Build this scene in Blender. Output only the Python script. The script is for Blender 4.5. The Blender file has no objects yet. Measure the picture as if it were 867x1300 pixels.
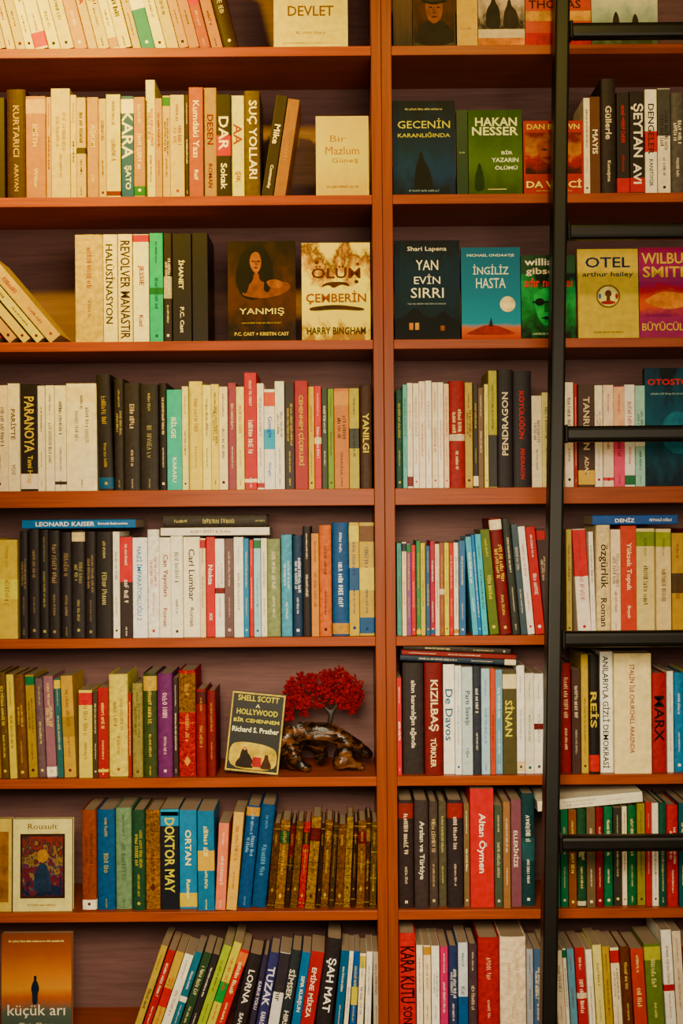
import bpy, math, random, colorsys
from mathutils import Matrix, Vector
random.seed(7)
S=0.0016; D=3.0; ZF=1390
ROLL=math.radians(0.45); CR,SR=math.cos(ROLL),math.sin(ROLL)
ZC=(ZF-650)*S
def P(px,py,y=0.0):
    ix=(px-433.5)*S; iz=(650-py)*S; k=(D+y)/D
    return ((CR*ix+SR*iz)*k, (-SR*ix+CR*iz)*k+ZC)
SHELF=[58,247,431,620,808,986,1156,1326]
ZS=[P(488,s)[1] for s in SHELF]
scn=bpy.context.scene; col=scn.collection
SAT=1.6
def lin(h):
    r=[int(h[i:i+2],16)/255 for i in (0,2,4)]
    q=[c/12.92 if c<=.04045 else ((c+.055)/1.055)**2.4 for c in r]
    L=.3*q[0]+.6*q[1]+.1*q[2]
    mx,mn=max(q),min(q); s=(mx-mn)/mx if mx>0 else 0
    dark=1-.45*s*s
    q=[max(.0006,(L+(c-L)*SAT)*dark) for c in q]
    if q[0]>=q[1]>=q[2] and max(r)>.6 and s>.5:
        ra=q[1]/q[0]
        f=1.3 if ra>.38 else (1.4 if ra>.2 else (1.15 if ra>.1 else 1))
        q[1]=min(q[0]*.9,q[1]*f) if ra<.9 else q[1]
    return tuple(min(.86,c) for c in q)
def mat(name): 
    m=bpy.data.materials.new(name); m.use_nodes=True
    return m,m.node_tree.nodes,m.node_tree.links,m.node_tree.nodes['Principled BSDF']
def noise_mix(n,l,src,scale,lo,hi,vec=None,detail=4,rough=.6):
    t=n.new('ShaderNodeTexNoise'); t.inputs['Scale'].default_value=scale; t.inputs['Detail'].default_value=detail
    t.inputs['Roughness'].default_value=rough
    if vec: l.new(vec,t.inputs['Vector'])
    mr=n.new('ShaderNodeMapRange'); mr.inputs[1].default_value=.3; mr.inputs[2].default_value=.7
    mr.inputs[3].default_value=lo; mr.inputs[4].default_value=hi
    l.new(t.outputs[0],mr.inputs[0])
    mx=n.new('ShaderNodeVectorMath'); mx.operation='MULTIPLY'
    cb=n.new('ShaderNodeCombineXYZ')
    for i in range(3): l.new(mr.outputs[0],cb.inputs[i])
    l.new(src,mx.inputs[0]); l.new(cb.outputs[0],mx.inputs[1])
    return mx.outputs[0],t
# object-coloured book cloth / paper cover
def objcol_mat(name,rough,lo,hi,scale=60,spec=.4):
    m,n,l,b=mat(name)
    oi=n.new('ShaderNodeObjectInfo'); tc=n.new('ShaderNodeTexCoord')
    o,_=noise_mix(n,l,oi.outputs['Color'],scale,lo,hi,tc.outputs['Object'])
    l.new(o,b.inputs['Base Color']); b.inputs['Roughness'].default_value=rough
    b.inputs['Specular IOR Level'].default_value=spec
    return m
M_PAPER=objcol_mat('printed_cover',.42,.78,1.1,60,.12)
M_CLOTH=objcol_mat('cloth_cover',.5,.62,1.2,90,.12)
M_OLD=objcol_mat('aged_leather_cover',.75,.2,1.5,200,.08)
M_INK=objcol_mat('printed_ink',.55,.9,1.05,40,.08)
M_ART=objcol_mat('painted_print',.5,.45,1.4,38,.08)
def page_mat():
    m,n,l,b=mat('page_edges')
    tc=n.new('ShaderNodeTexCoord'); w=n.new('ShaderNodeTexWave'); w.bands_direction='X'
    w.inputs['Scale'].default_value=600; w.inputs['Distortion'].default_value=1.0
    l.new(tc.outputs['Object'],w.inputs['Vector'])
    r=n.new('ShaderNodeValToRGB'); r.color_ramp.elements[0].color=(.20,.13,.075,1); r.color_ramp.elements[1].color=(.36,.26,.15,1)
    l.new(w.outputs[0],r.inputs[0]); l.new(r.outputs[0],b.inputs['Base Color']); b.inputs['Roughness'].default_value=.85
    return m
M_PAGE=page_mat()
def wood(name,c1,c2,scale,rough=.38):
    m,n,l,b=mat(name)
    tc=n.new('ShaderNodeTexCoord'); mp=n.new('ShaderNodeMapping'); mp.inputs['Scale'].default_value=scale
    l.new(tc.outputs['Object'],mp.inputs[0])
    t=n.new('ShaderNodeTexNoise'); t.inputs['Scale'].default_value=1; t.inputs['Detail'].default_value=6; t.inputs['Roughness'].default_value=.65
    t.inputs['Distortion'].default_value=.6
    l.new(mp.outputs[0],t.inputs['Vector'])
    r=n.new('ShaderNodeValToRGB'); r.color_ramp.elements[0].position=.3; r.color_ramp.elements[1].position=.72
    r.color_ramp.elements[0].color=(*c1,1); r.color_ramp.elements[1].color=(*c2,1)
    l.new(t.outputs[0],r.inputs[0]); l.new(r.outputs[0],b.inputs['Base Color'])
    b.inputs['Roughness'].default_value=rough; b.inputs['Specular IOR Level'].default_value=.12
    return m
M_WH=wood('mahogany_board',(.19,.029,.001),(.32,.053,.002),(5,60,160))
M_WV=wood('mahogany_upright',(.145,.025,.001),(.25,.043,.002),(160,60,5))
M_WB=wood('mahogany_back_panel',(.092,.044,.043),(.155,.074,.070),(6,60,90),.6)
def flatmat(name,h,rough=.5,metal=0,lo=.85,hi=1.12,scale=20,spec=.5):
    m,n,l,b=mat(name)
    rgb=n.new('ShaderNodeRGB'); rgb.outputs[0].default_value=(*lin(h),1)
    tc=n.new('ShaderNodeTexCoord')
    o,_=noise_mix(n,l,rgb.outputs[0],scale,lo,hi,tc.outputs['Object'])
    l.new(o,b.inputs['Base Color']); b.inputs['Roughness'].default_value=rough; b.inputs['Metallic'].default_value=metal
    b.inputs['Specular IOR Level'].default_value=spec
    return m
M_IRON=flatmat('black_painted_steel','080705',.42,.0,.7,1.4,30,.18)
M_WALL=flatmat('plaster_wall','a08068',.9)
M_CEIL=flatmat('ceiling_paint','c8b8a0',.9)
M_FLOOR=wood('floor_boards',(.07,.025,.01),(.15,.06,.02),(3,40,3),.4)

def mkmesh(name,vs,fs):
    me=bpy.data.meshes.new(name); me.from_pydata(vs,[],fs); me.update(); return me
def mkobj(name,me,m=None,parent=None,color=None,loc=None):
    o=bpy.data.objects.new(name,me)
    if m and me and not me.materials: me.materials.append(m)
    if parent: o.parent=parent
    if loc: o.location=loc
    if color: o.color=(*lin(color),1)
    col.objects.link(o); return o
def boxdata(b,vs,fs):
    x0,x1,y0,y1,z0,z1=b; n=len(vs)
    vs+= [(x0,y0,z0),(x1,y0,z0),(x1,y1,z0),(x0,y1,z0),(x0,y0,z1),(x1,y0,z1),(x1,y1,z1),(x0,y1,z1)]
    fs+= [(n,n+3,n+2,n+1),(n+4,n+5,n+6,n+7),(n,n+1,n+5,n+4),(n+1,n+2,n+6,n+5),(n+2,n+3,n+7,n+6),(n+3,n,n+4,n+7)]
def box(name,b,m,parent=None,bev=0,color=None):
    vs=[];fs=[];cx,cy,cz=(b[0]+b[1])/2,(b[2]+b[3])/2,(b[4]+b[5])/2
    boxdata((b[0]-cx,b[1]-cx,b[2]-cy,b[3]-cy,b[4]-cz,b[5]-cz),vs,fs)
    o=mkobj(name,mkmesh(name,vs,fs),m,parent,color,(cx,cy,cz))
    if bev:
        md=o.modifiers.new('bevel','BEVEL'); md.width=bev; md.segments=2
    return o
def tag(o,label,cat,group=None):
    o['label']=label; o['category']=cat
    if group: o['group']=group

# ---------------- text ------------------
TXT={}
THIN={'küçük arı','Rouault','Chris Cleave','Shari Lapena','MICHAEL ONDAATJE','YANMIŞ','GECENİN','KARANLIĞINDA','YAN','EVİN','SIRRI','İNGİLİZ','HASTA','Bir','Mazlum','Güneş'}
def collect(strings):
    obs=[]
    for s in sorted(set(strings)):
        c=bpy.data.curves.new('txt','FONT'); c.body=s; c.size=1; c.offset=.0 if s in THIN else .016; c.resolution_u=2; c.fill_mode='FRONT'
        c.align_x='LEFT'; c.space_line=.85
        o=bpy.data.objects.new('txt',c); col.objects.link(o); obs.append((s,o))
    bpy.context.view_layer.update(); dg=bpy.context.evaluated_depsgraph_get()
    for s,o in obs:
        me=bpy.data.meshes.new_from_object(o.evaluated_get(dg))
        vs=[(v.co.x,v.co.y) for v in me.vertices]; fs=[tuple(p.vertices) for p in me.polygons]
        if vs:
            x0=min(v[0] for v in vs);x1=max(v[0] for v in vs);y0=min(v[1] for v in vs);y1=max(v[1] for v in vs)
            TXT[s]=([(x-(x0+x1)/2,y-(y0+y1)/2) for x,y in vs],fs,x1-x0,y1-y0)
        bpy.data.meshes.remove(me)
    for s,o in obs:
        c=o.data; bpy.data.objects.remove(o); bpy.data.curves.remove(c)
def dashes(L,H,rng):
    # indistinct lettering strokes (too small in the photo to read)
    vs=[];fs=[];x=-L/2
    def quad(a,b,c,d):
        i=len(vs); vs.extend([a,b,c,d]); fs.append((i,i+1,i+2,i+3))
    st=H*rng.uniform(.1,.17)
    while x<L/2-H*.3:
        for _ in range(rng.randint(3,8)):
            w=H*rng.uniform(.3,.62)
            if x+w>L/2: break
            hh=H/2 if rng.random()<.6 else H*.3
            lo=-H/2
            k=rng.randint(0,4)
            if k==0:   # ring
                n=10; cx=x+w/2; cy=(lo+hh)/2; ry=(hh-lo)/2
                for i in range(n):
                    a0=2*math.pi*i/n;a1=2*math.pi*(i+1)/n
                    quad((cx+w/2*math.cos(a0),cy+ry*math.sin(a0)),(cx+w/2*math.cos(a1),cy+ry*math.sin(a1)),
                         (cx+(w/2-st)*math.cos(a1),cy+(ry-st)*math.sin(a1)),(cx+(w/2-st)*math.cos(a0),cy+(ry-st)*math.sin(a0)))
            elif k==1: # A / V
                s=rng.choice((1,-1)); t_,b_=(hh,lo) if s>0 else (lo,hh)
                q1=[(x,b_),(x+st,b_),(x+w/2+st/2,t_),(x+w/2-st/2,t_)]; q2=[(x+w-st,b_),(x+w,b_),(x+w/2+st/2,t_),(x+w/2-st/2,t_)]
                if s<0: q1.reverse();q2.reverse()
                quad(*q1);quad(*q2)
            elif k==2:
                quad((x,lo),(x+st,lo),(x+st,hh),(x,hh)); w=st*1.6
            elif k==3: # E/F/L
                quad((x,lo),(x+st,lo),(x+st,hh),(x,hh))
                for z in ((lo,lo+st*.8),((lo+hh)/2-st*.4,(lo+hh)/2+st*.4),(hh-st*.8,hh)):
                    if rng.random()<.75: quad((x+st,z[0]),(x+w,z[0]),(x+w,z[1]),(x+st,z[1]))
            else: # N/H
                quad((x,lo),(x+st,lo),(x+st,hh),(x,hh)); quad((x+w-st,lo),(x+w,lo),(x+w,hh),(x+w-st,hh))
                quad((x+st,hh-st*1.2),(x+w-st,lo),(x+w-st,lo+st*1.2),(x+st,hh))
            x+=w+H*.15
        x+=H*.4
    if not vs: quad((-H/2,-H/4),(H/2,-H/4),(H/2,H/4),(-H/2,H/4))
    return vs,fs
def fit(s,L,H,stretch=1.25):
    vs,fs,w,h=TXT[s]
    sy=H/h; sx=min(L/w, sy*stretch)
    if sx<sy*.42: sy=sx/.42
    return [(x*sx,y*sy) for x,y in vs],fs

# -------------- book builder -------------
def profile(t,dep,hard,off=0.0,wrap=None,bf=.16):
    ht=t/2+off; pts=[]
    end=dep if wrap is None else wrap
    pts.append((-ht,end))
    if hard:
        b=min(.0035,t*bf)
        pts+= [(-ht,.010),(-ht*.93,.007),(-ht*.98,.0035)]
        for i in range(1,8):
            a=math.pi*i/8
            pts.append((-ht*.98*math.cos(a),.0035-b*math.sin(a)-off))
        pts+= [(ht*.98,.0035),(ht*.93,.007),(ht,.010)]
    else:
        r=min(.0016,t*.2)
        for a in (0,30,60,90):
            a=math.radians(a); pts.append((-ht+r-r*math.cos(a), r-off-r*math.sin(a)))
        for a in (90,60,30,0):
            a=math.radians(a); pts.append((ht-r+r*math.cos(a), r-off-r*math.sin(a)))
    pts.append((ht,end)); return pts
def ushape(pts,c,z0,z1,closed=True):
    inner=[]
    n=len(pts)
    for i,(x,y) in enumerate(pts):
        a=pts[max(0,i-1)];b=pts[min(n-1,i+1)]
        dx,dy=b[0]-a[0],b[1]-a[1]; q=math.hypot(dx,dy) or 1
        inner.append((x-dy/q*c,y+dx/q*c))
    vs=[];fs=[]
    for (x,y),(u,v) in zip(pts,inner):
        vs+=[(x,y,z0),(x,y,z1),(u,v,z0),(u,v,z1)]
    for i in range(n-1):
        a=4*i;b=4*(i+1)
        fs+=[(a,b,b+1,a+1),(a+2,a+3,b+3,b+2),(a+1,b+1,b+3,a+3),(a,a+2,b+2,b)]
    e=4*(n-1)
    fs+=[(0,1,3,2),(e,e+2,e+3,e+1)]
    return vs,fs
def colname(h):
    r,g,b=[int(h[i:i+2],16)/255 for i in (0,2,4)]
    hh,s,v=colorsys.rgb_to_hsv(r,g,b); hh*=360
    if v<.22: return 'black'
    if s<.14: return 'white' if v>.85 else ('grey' if v>.6 else 'dark grey')
    if 25<hh<60 and s<.35 and v>.72: return 'cream'
    if hh<14 or hh>=345: n='red'
    elif hh<38: n='orange' if v>.7 and s>.6 else ('tan' if v>.6 else 'brown')
    elif hh<66: n='yellow' if v>.7 else 'olive'
    elif hh<165: n='green'
    elif hh<195: n='teal'
    elif hh<250: n='blue'
    elif hh<300: n='purple'
    else: n='pink'
    if v<.45 and n not in('brown','olive'): n='dark '+n
    elif s<.4 and v>.7: n='pale '+n
    return n
ORD=['first','second','third','fourth','fifth','sixth','seventh','eighth']
def lum(h): 
    r,g,b=lin(h); return .3*r+.6*g+.1*b
def contrast(h,rng):
    return rng.choice(['2a1a14','4a2418','1e2630','6a1c14']) if lum(h)>.16 else rng.choice(['e8dcc0','d8b878','f0e8d8','c8bca8'])
def make_book(t,h,dep,color,title,tcol,opts,rng,kind=None):
    hard='h' in opts; old='o' in opts
    bf=.07 if old else .16
    nm='hardcover_book' if (hard or old) else 'paperback_book'
    pts=profile(t,dep,hard or old,bf=bf); c=.0022 if (hard or old) else .0006
    c=min(c,t*.2)
    vs,fs=ushape(pts,c,0,h)
    m=M_OLD if old else (M_CLOTH if hard else M_PAPER)
    bk=mkobj(nm,mkmesh(nm,vs,fs),m,None,color)
    ins=.003 if (hard or old) else .0004
    pv=[];pf=[];hw=t/2-c-.0002
    boxdata((-hw,hw,(.0055 if hard or old else .0009),dep-ins-.0003,ins,h-ins),pv,pf)
    mkobj('page_block',mkmesh('page_block',pv,pf),M_PAGE,bk)
    yf=(.0035-min(.0035,t*bf)) if (hard or old) else 0
    def band(z0,z1,c,mm=None):
        bp=profile(t,dep,hard or old,.00025,.012,bf)
        v2,f2=ushape(bp,.0002,z0,z1); mkobj('spine_band',mkmesh('spine_band',v2,f2),mm or m,bk,c)
    hasband=False
    for op in opts:
        if op[0]=='b':
            hasband=True
            hexc=op.split(':')[1]; z0,z1={'T':(.83,.97),'B':(.02,.16),'M':(.4,.6),'U':(.55,.995),'L':(.005,.45),'t':(.93,.995),'b':(.06,.09),'H':(.30,.93)}[op[1]]
            band(h*z0,h*z1,hexc)
    up='u' in opts
    def put(vf,zc,xo=0,c=None,name='title_lettering'):
        v2,f2=vf
        if up: v3=[(-b+xo,yf-.0006,a+zc) for a,b in v2]
        else: v3=[(b+xo,yf-.0006,-a+zc) for a,b in v2]
        mkobj(name,mkmesh(name,v3,f2),M_INK,bk,c or tcol)
    if 'n' in opts: return bk,nm
    if title=='~' or not title:
        H=min(t*rng.uniform(.24,.44),.0095)
        if old:
            style=rng.randint(0,5)
            zs={0:(.06,.5,.93),1:(.04,.93),2:(.1,.84,.95),3:(.05,.66),4:(.5,),5:(.05,.35,.65,.95)}[style]
            for z in zs: band(h*z,h*z+rng.uniform(.0007,.0016),tcol,M_OLD)
            if style in (0,3): band(h*.735,h*.88,rng.choice(['5c1c10','2c2014','24402c','785818']),M_OLD)
            if style==4: band(h*.6,h*.97,rng.choice(['806020','5c1c10','74582c']),M_OLD)
            put(dashes(h*.13,H,rng),h*.805)
            if style!=1: put(dashes(h*rng.uniform(.12,.4),H*.8,rng),h*rng.uniform(.35,.55))
            q=t*.2
            put(([(-q*1.6,0),(0,-q),(q*1.6,0),(0,q)],[(0,1,2,3)]),h*rng.choice((.14,.22)),name='gilt_ornament')
        else:
            if not hasband and rng.random()<.22:
                z=rng.choice(((.9,.985),(.015,.11),(.015,.06),(.44,.5))); band(h*z[0],h*z[1],contrast(color,rng) if rng.random()<.4 else rng.choice(['b83828','2c5c80','c89030','386848','e0d0a8']))
            if t<.008: put(dashes(h*rng.uniform(.35,.7),H,rng),h*rng.uniform(.5,.6))
            else:
                a=rng.uniform(.2,.4); flip=rng.random()<.5; k=rng.random()
                if k<.3 and t>.015:
                    put(dashes(h*a,H*.8,rng),h*.6,xo=t*.18); put(dashes(h*a*.8,H*.8,rng),h*.6,xo=-t*.16)
                else: put(dashes(h*a,H,rng),h*(.68 if flip else .45))
                put(dashes(h*rng.uniform(.14,.24),H*.6,rng),h*(.3 if flip else .82) if k>.15 else h*.25)
        k=rng.random(); q=min(t*.3,.0055)
        if old or k<.3: pass
        elif k<.55: put(([(-q/2,-q/2),(q/2,-q/2),(q/2,q/2),(-q/2,q/2)],[(0,1,2,3)]),h*.06,name='publisher_mark')
        elif k<.8: put(([(q*.6*math.cos(i*.5236),q*.6*math.sin(i*.5236)) for i in range(12)],[tuple(range(12))]),h*.07,name='publisher_mark')
        else: put(dashes(min(t*.8,.02),q*.6,rng),h*.06,name='publisher_mark')
    else:
        parts=title.split('/'); Hm=min(t*.52,.0125); Ls=.74
        if 'B' in opts: Hm=min(t*.85,.03)
        if 'M' in opts: Hm=min(t*.68,.020)
        if 'W' in opts: Ls=.93; Hm=min(t*.6,.03)
        st=2.2 if 'B' in opts else 1.25
        if len(parts)==1: put(fit(parts[0],h*Ls,Hm,st),h*(.54 if Ls<.8 else .5))
        elif 'E' in opts:
            put(fit(parts[0],h*.44,Hm),h*.72); put(fit(parts[1],h*.44,Hm),h*.25)
        else:
            put(fit(parts[0],h*.52,Hm),h*.62); put(fit(parts[1],h*.26,Hm*.65),h*.2,name='author_lettering')
    return bk,nm
PLACED=[]  # polygons
def corners(x,z,t,h,th):
    c,s=math.cos(th),math.sin(th)
    return [(x+a*c+b*s, z-a*s+b*c) for a,b in((-t/2,0),(t/2,0),(t/2,h),(-t/2,h))]
def xat(poly,z,side):
    xs=[]
    for i in range(4):
        a,b=poly[i],poly[(i+1)%4]
        if (a[1]-z)*(b[1]-z)<=0 and abs(a[1]-b[1])>1e-9:
            xs.append(a[0]+(b[0]-a[0])*(z-a[1])/(b[1]-a[1]))
    return (max(xs) if side>0 else min(xs)) if xs else None
def shelf_row(r,data,prev=None):
    rng=random.Random(r*31+len(data))
    for line in data.strip().split('\n'):
        f=[q.strip() for q in line.split(';')]+['','','']
        g=f[0].split(); x0,x1,yt=float(g[0]),float(g[1]),float(g[2]); color=g[3]
        tilt=math.radians(float(g[4])) if len(g)>4 else 0
        title=f[1]; opts=f[3].split() if f[3] else []
        tcol=f[2] or contrast(color,rng)
        y=.008+rng.uniform(0,.018)
        zb=ZS[r]; pb=SHELF[r]
        pm=(yt+pb)/2 if abs(tilt)<.02 else pb
        X0=P(x0,pm,y)[0]; X1=P(x1,pm,y)[0]
        if prev and prev['pb1']>X0-.0005: X0=prev['pb1']+.0005
        if X1-X0<.0045: X1=X0+.0045
        w=X1-X0; t=w*math.cos(tilt)
        zt=P((x0+x1)/2,yt+rng.uniform(-1.5,1.5),y)[1]
        h=(zt-zb-t*abs(math.sin(tilt)))/math.cos(tilt)
        z=zb+t/2*abs(math.sin(tilt))+.0004
        xc=(X0+X1)/2+(z-zb)*math.tan(tilt)
        poly=corners(xc,z,t,h,tilt)
        if prev and abs(prev['tilt']-tilt)>.001:
            sh=0
            for zz in [p[1] for p in poly]+[p[1] for p in prev['poly']]:
                a=xat(poly,zz,-1); b=xat(prev['poly'],zz,1)
                if a is not None and b is not None: sh=max(sh,b-a+.0006)
            xc+=sh; X1+=sh; poly=corners(xc,z,t,h,tilt)
        dep=min(.165,max(.11,h*rng.uniform(.62,.68)))
        bk,nm=make_book(t,h,dep,color,title,tcol,opts,rng)
        bk.location=(xc,y,z); bk.rotation_euler=(0,tilt,0)
        th='slim ' if t<.012 else ('thick ' if t>.03 else '')
        pose='leaning' if abs(tilt)>.03 else 'upright'
        lt='gilt-banded ' if 'o' in opts and not th else ''
        tag(bk,f"{th}{lt}{colname(color)} {'hardcover' if nm[0]=='h' else 'paperback'} with {colname(tcol)} lettering, {pose} on shelf",'book','books on the %s shelf'%ORD[r])
        prev={'pb1':X1,'tilt':tilt,'poly':poly}
        PLACED.append((poly,r))
    return prev
def ztop(poly,x):
    zs=[]
    for i in range(4):
        a,b=poly[i],poly[(i+1)%4]
        if (a[0]-x)*(b[0]-x)<=0 and abs(a[0]-b[0])>1e-9:
            zs.append(a[1]+(b[1]-a[1])*(x-a[0])/(b[0]-a[0]))
    return max(zs) if zs else None
def flat_book(r,x0,x1,thick,xpy,color,title,tcol,opts='',tilt=0,y=.012):
    rng=random.Random(int(x0+xpy)); tilt=math.radians(tilt)
    X0=P(x0,xpy,y)[0];X1=P(x1,xpy,y)[0]; h=(X1-X0)/math.cos(tilt); t=thick*S
    xc=(X0+X1)/2; sl=-math.tan(tilt); best=-9
    for poly,rr in PLACED:
        if rr!=r: continue
        for (x,z) in poly:
            if X0-.001<x<X1+.001: best=max(best,z-sl*(x-xc))
        for i in range(61):
            x=X0+(X1-X0)*i/60; z=ztop(poly,x)
            if z is not None: best=max(best,z-sl*(x-xc))
    zc=best+.0006
    bk,nm=make_book(t,h,min(.15,h*.66),color,title,tcol,opts.split(),rng)
    th=-math.pi/2+tilt
    off=Matrix.Rotation(th,3,'Y')@Vector((-t/2,0,h/2))
    bk.location=(xc-off.x,y,zc-off.z); bk.rotation_euler=(0,th,0)
    tag(bk,f"{colname(color)} book lying flat on top of the upright books",'book','books on the %s shelf'%ORD[r])
    c,s=math.cos(tilt),math.sin(tilt)
    poly=[]
    for a,b in((-h/2,0),(h/2,0),(h/2,t),(-h/2,t)): poly.append((xc+a*c+b*s,zc-a*s+b*c))
    PLACED.append((poly,r))
# ---------------- face-out books -------------
GM={}
def gradmat(stops,amt,scale):
    key=str((stops,amt,scale))
    if key in GM: return GM[key]
    m,n,l,b=mat('cover_print'); tc=n.new('ShaderNodeTexCoord'); sp=n.new('ShaderNodeSeparateXYZ')
    l.new(tc.outputs['Generated'],sp.inputs[0])
    t=n.new('ShaderNodeTexNoise'); t.inputs['Scale'].default_value=scale; t.inputs['Detail'].default_value=7; t.inputs['Roughness'].default_value=.62
    l.new(tc.outputs['Generated'],t.inputs['Vector'])
    s1=n.new('ShaderNodeMath'); s1.operation='SUBTRACT'; l.new(t.outputs[0],s1.inputs[0]); s1.inputs[1].default_value=.5
    s2=n.new('ShaderNodeMath'); s2.operation='MULTIPLY_ADD'; l.new(s1.outputs[0],s2.inputs[0]); s2.inputs[1].default_value=amt; l.new(sp.outputs[2],s2.inputs[2])
    r=n.new('ShaderNodeValToRGB'); e=r.color_ramp.elements
    while len(e)<len(stops): e.new(.5)
    for q,(p,h) in zip(e,stops): q.position=p; q.color=(*lin(h),1)
    l.new(s2.outputs[0],r.inputs[0]); l.new(r.outputs[0],b.inputs['Base Color']); b.inputs['Roughness'].default_value=.5
    b.inputs['Specular IOR Level'].default_value=.08
    GM[key]=m; return m
def cover(r,x0,x1,yt,color,els,desc,lean=3,tilt=0,y=.014,thick=.02,hard=False):
    X0=P(x0,(yt+SHELF[r])/2,y)[0];X1=P(x1,(yt+SHELF[r])/2,y)[0]
    w=X1-X0;h=P((x0+x1)/2,yt,y)[1]-ZS[r]; ti=math.radians(tilt)
    if tilt: h-=w*math.sin(abs(ti)); 
    nm='paperback_book'; t=thick
    c=.001 if not hard else .0025
    vs=[];fs=[]
    boxdata((-w/2,w/2,0,c,0,h),vs,fs); boxdata((-w/2,w/2,t-c,t,0,h),vs,fs); boxdata((-w/2,-w/2+c,c,t-c,0,h),vs,fs)
    bk=mkobj(nm,mkmesh(nm,vs,fs),M_PAPER,None,color)
    pv=[];pf=[];boxdata((-w/2+c+.0002,w/2-.001,c+.0001,t-c-.0001,.0005,h-.0005),pv,pf)
    mkobj('page_block',mkmesh('page_block',pv,pf),M_PAGE,bk)
    k=0
    for e in els:
        k+=1; yy=-.00022*k
        U=lambda u:(u-.5)*w
        V=lambda v:v*h
        if e[0]=='t':
            _,s,cx,cy,tw,thh,cc=e
            v2,f2=fit(s,tw*w,thh*h,1.6); v3=[(a+U(cx),yy,b+V(cy)) for a,b in v2]
            mkobj('title_lettering',mkmesh('title_lettering',v3,f2),M_INK,bk,cc)
        elif e[0]=='d':
            _,cx,cy,tw,thh,cc=e
            v2,f2=dashes(tw*w,thh*h,random.Random(k)); v3=[(a+U(cx),yy,b+V(cy)) for a,b in v2]
            mkobj('small_lettering',mkmesh('small_lettering',v3,f2),M_INK,bk,cc)
        elif e[0]=='p':
            _,pts,cc=e
            if len(pts)>4:
                for _ in range(2):
                    q=[]
                    for i in range(len(pts)):
                        a_,b_=pts[i],pts[(i+1)%len(pts)]
                        q+=[(a_[0]*.78+b_[0]*.22,a_[1]*.78+b_[1]*.22),(a_[0]*.22+b_[0]*.78,a_[1]*.22+b_[1]*.78)]
                    pts=q
            v3=[(U(a),yy,V(b)) for a,b in pts]
            ar=sum(pts[i][0]*pts[(i+1)%len(pts)][1]-pts[(i+1)%len(pts)][0]*pts[i][1] for i in range(len(pts)))
            if ar<0: v3=v3[::-1]
            mkobj('cover_illustration',mkmesh('cover_illustration',v3,[tuple(range(len(v3)))]),M_ART,bk,cc)
        elif e[0]=='e':
            _,cx,cy,rx,ry,cc=e; v3=[(U(cx+rx*math.cos(i*math.pi/14)),yy,V(cy+ry*math.sin(i*math.pi/14))) for i in range(28)]
            mkobj('cover_illustration',mkmesh('cover_illustration',v3,[tuple(range(28))]),M_ART,bk,cc)
        elif e[0]=='g':
            _,u0,u1,v0,v1,stops,amt,sc=e
            v3=[(U(u0),yy,V(v0)),(U(u1),yy,V(v0)),(U(u1),yy,V(v1)),(U(u0),yy,V(v1))]
            mkobj('cover_picture',mkmesh('cover_picture',v3,[(0,1,2,3)]),gradmat(stops,amt,sc),bk)
    bk.location=((X0+X1)/2,y,ZS[r]+.0002+w/2*abs(math.sin(ti)))
    bk.rotation_euler=(Matrix.Rotation(ti,3,'Y')@Matrix.Rotation(math.radians(-lean),3,'X')).to_euler()
    tag(bk,desc,'book','display books on the %s shelf'%ORD[r])
    return bk
def R(u0,u1,v0,v1): return [(u0,v0),(u1,v0),(u1,v1),(u0,v1)]

# ================= DATA ==================
L1='''-20 -6 -70 d8a030 -14
-6 8 -74 e8c030 -14
8 20 -70 f0d050 -14;~;a03010
20 34 -75 e8c818 -14
34 45 -70 f4e098 -14
45 62 -72 f0e098 -14;~;c03018;bB:c84020
62 78 -70 f2dc80 -14
78 95 -74 ecd068 -14
95 112 -68 d89c08 -14;~;f8e8b0
112 125 -70 e8bc08 -14;BORA;8a2a10
125 140 -72 f0d028 -14
140 152 -70 f4e080 -14
152 168 -74 f4d868 -14
168 180 -70 e8c000 -14
180 198 -66 3888b0 -14;~;f4f0e0;bM:f0ead8
198 212 -70 f2e498 -14
212 228 -72 e8c818 -14
228 240 -70 d8a400 -14
240 254 -68 c88c00 -14
254 268 -66 b06400 -14
268 284 -70 c08000 -14
284 304 -68 2a1a14 -14;;;h'''
L2='''-30 -16 120 c86030
-16 6 125 2c201a
6 33 115 3c2818;KURTARICI/ARAYAN;b89050;h
33 58 122 c08000;SMİTH/Wilbur;f8d840;bT:e8b400
58 65 124 d8a400
65 89 113 f0cc00;~;b88c10
89 97 122 f0cc28
97 109 124 e0b818
109 125 123 c89000;AŞKIM/ŞİİR;f0d060
125 135 126 e0b800
135 153 120 f0d438;~;7a5030
153 170 122 285ca8;KARA/ŞATO;f0ecd0;B bT:f0e4c0
170 184 122 c88c00;~;f4ecd8
184 197 101 f2dc60;~;c04028
197 206 124 d09c00
206 216 122 e8bc00
216 234 120 f0cc08;~;a86810
234 240 121 2a1c14
240 258 112 b46800;Kumdaki Yazı/Raif;f4e4c0
258 275 112 b88800;DESEN/ROMAN;6c2c08
275 293 121 201814;DAR/Sokak;f0e4d0;bM:b83820 M
293 310 121 e8d878;AA/ŞIK;8a5038;M
310 330 116 5c4c20;SUÇ YOLLARI;f0e6d0;h M
330 346 121 28201a 9;Mike/Cormansky;e8dcc8
347 362 126 a06c08 9;~;c89048'''
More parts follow.
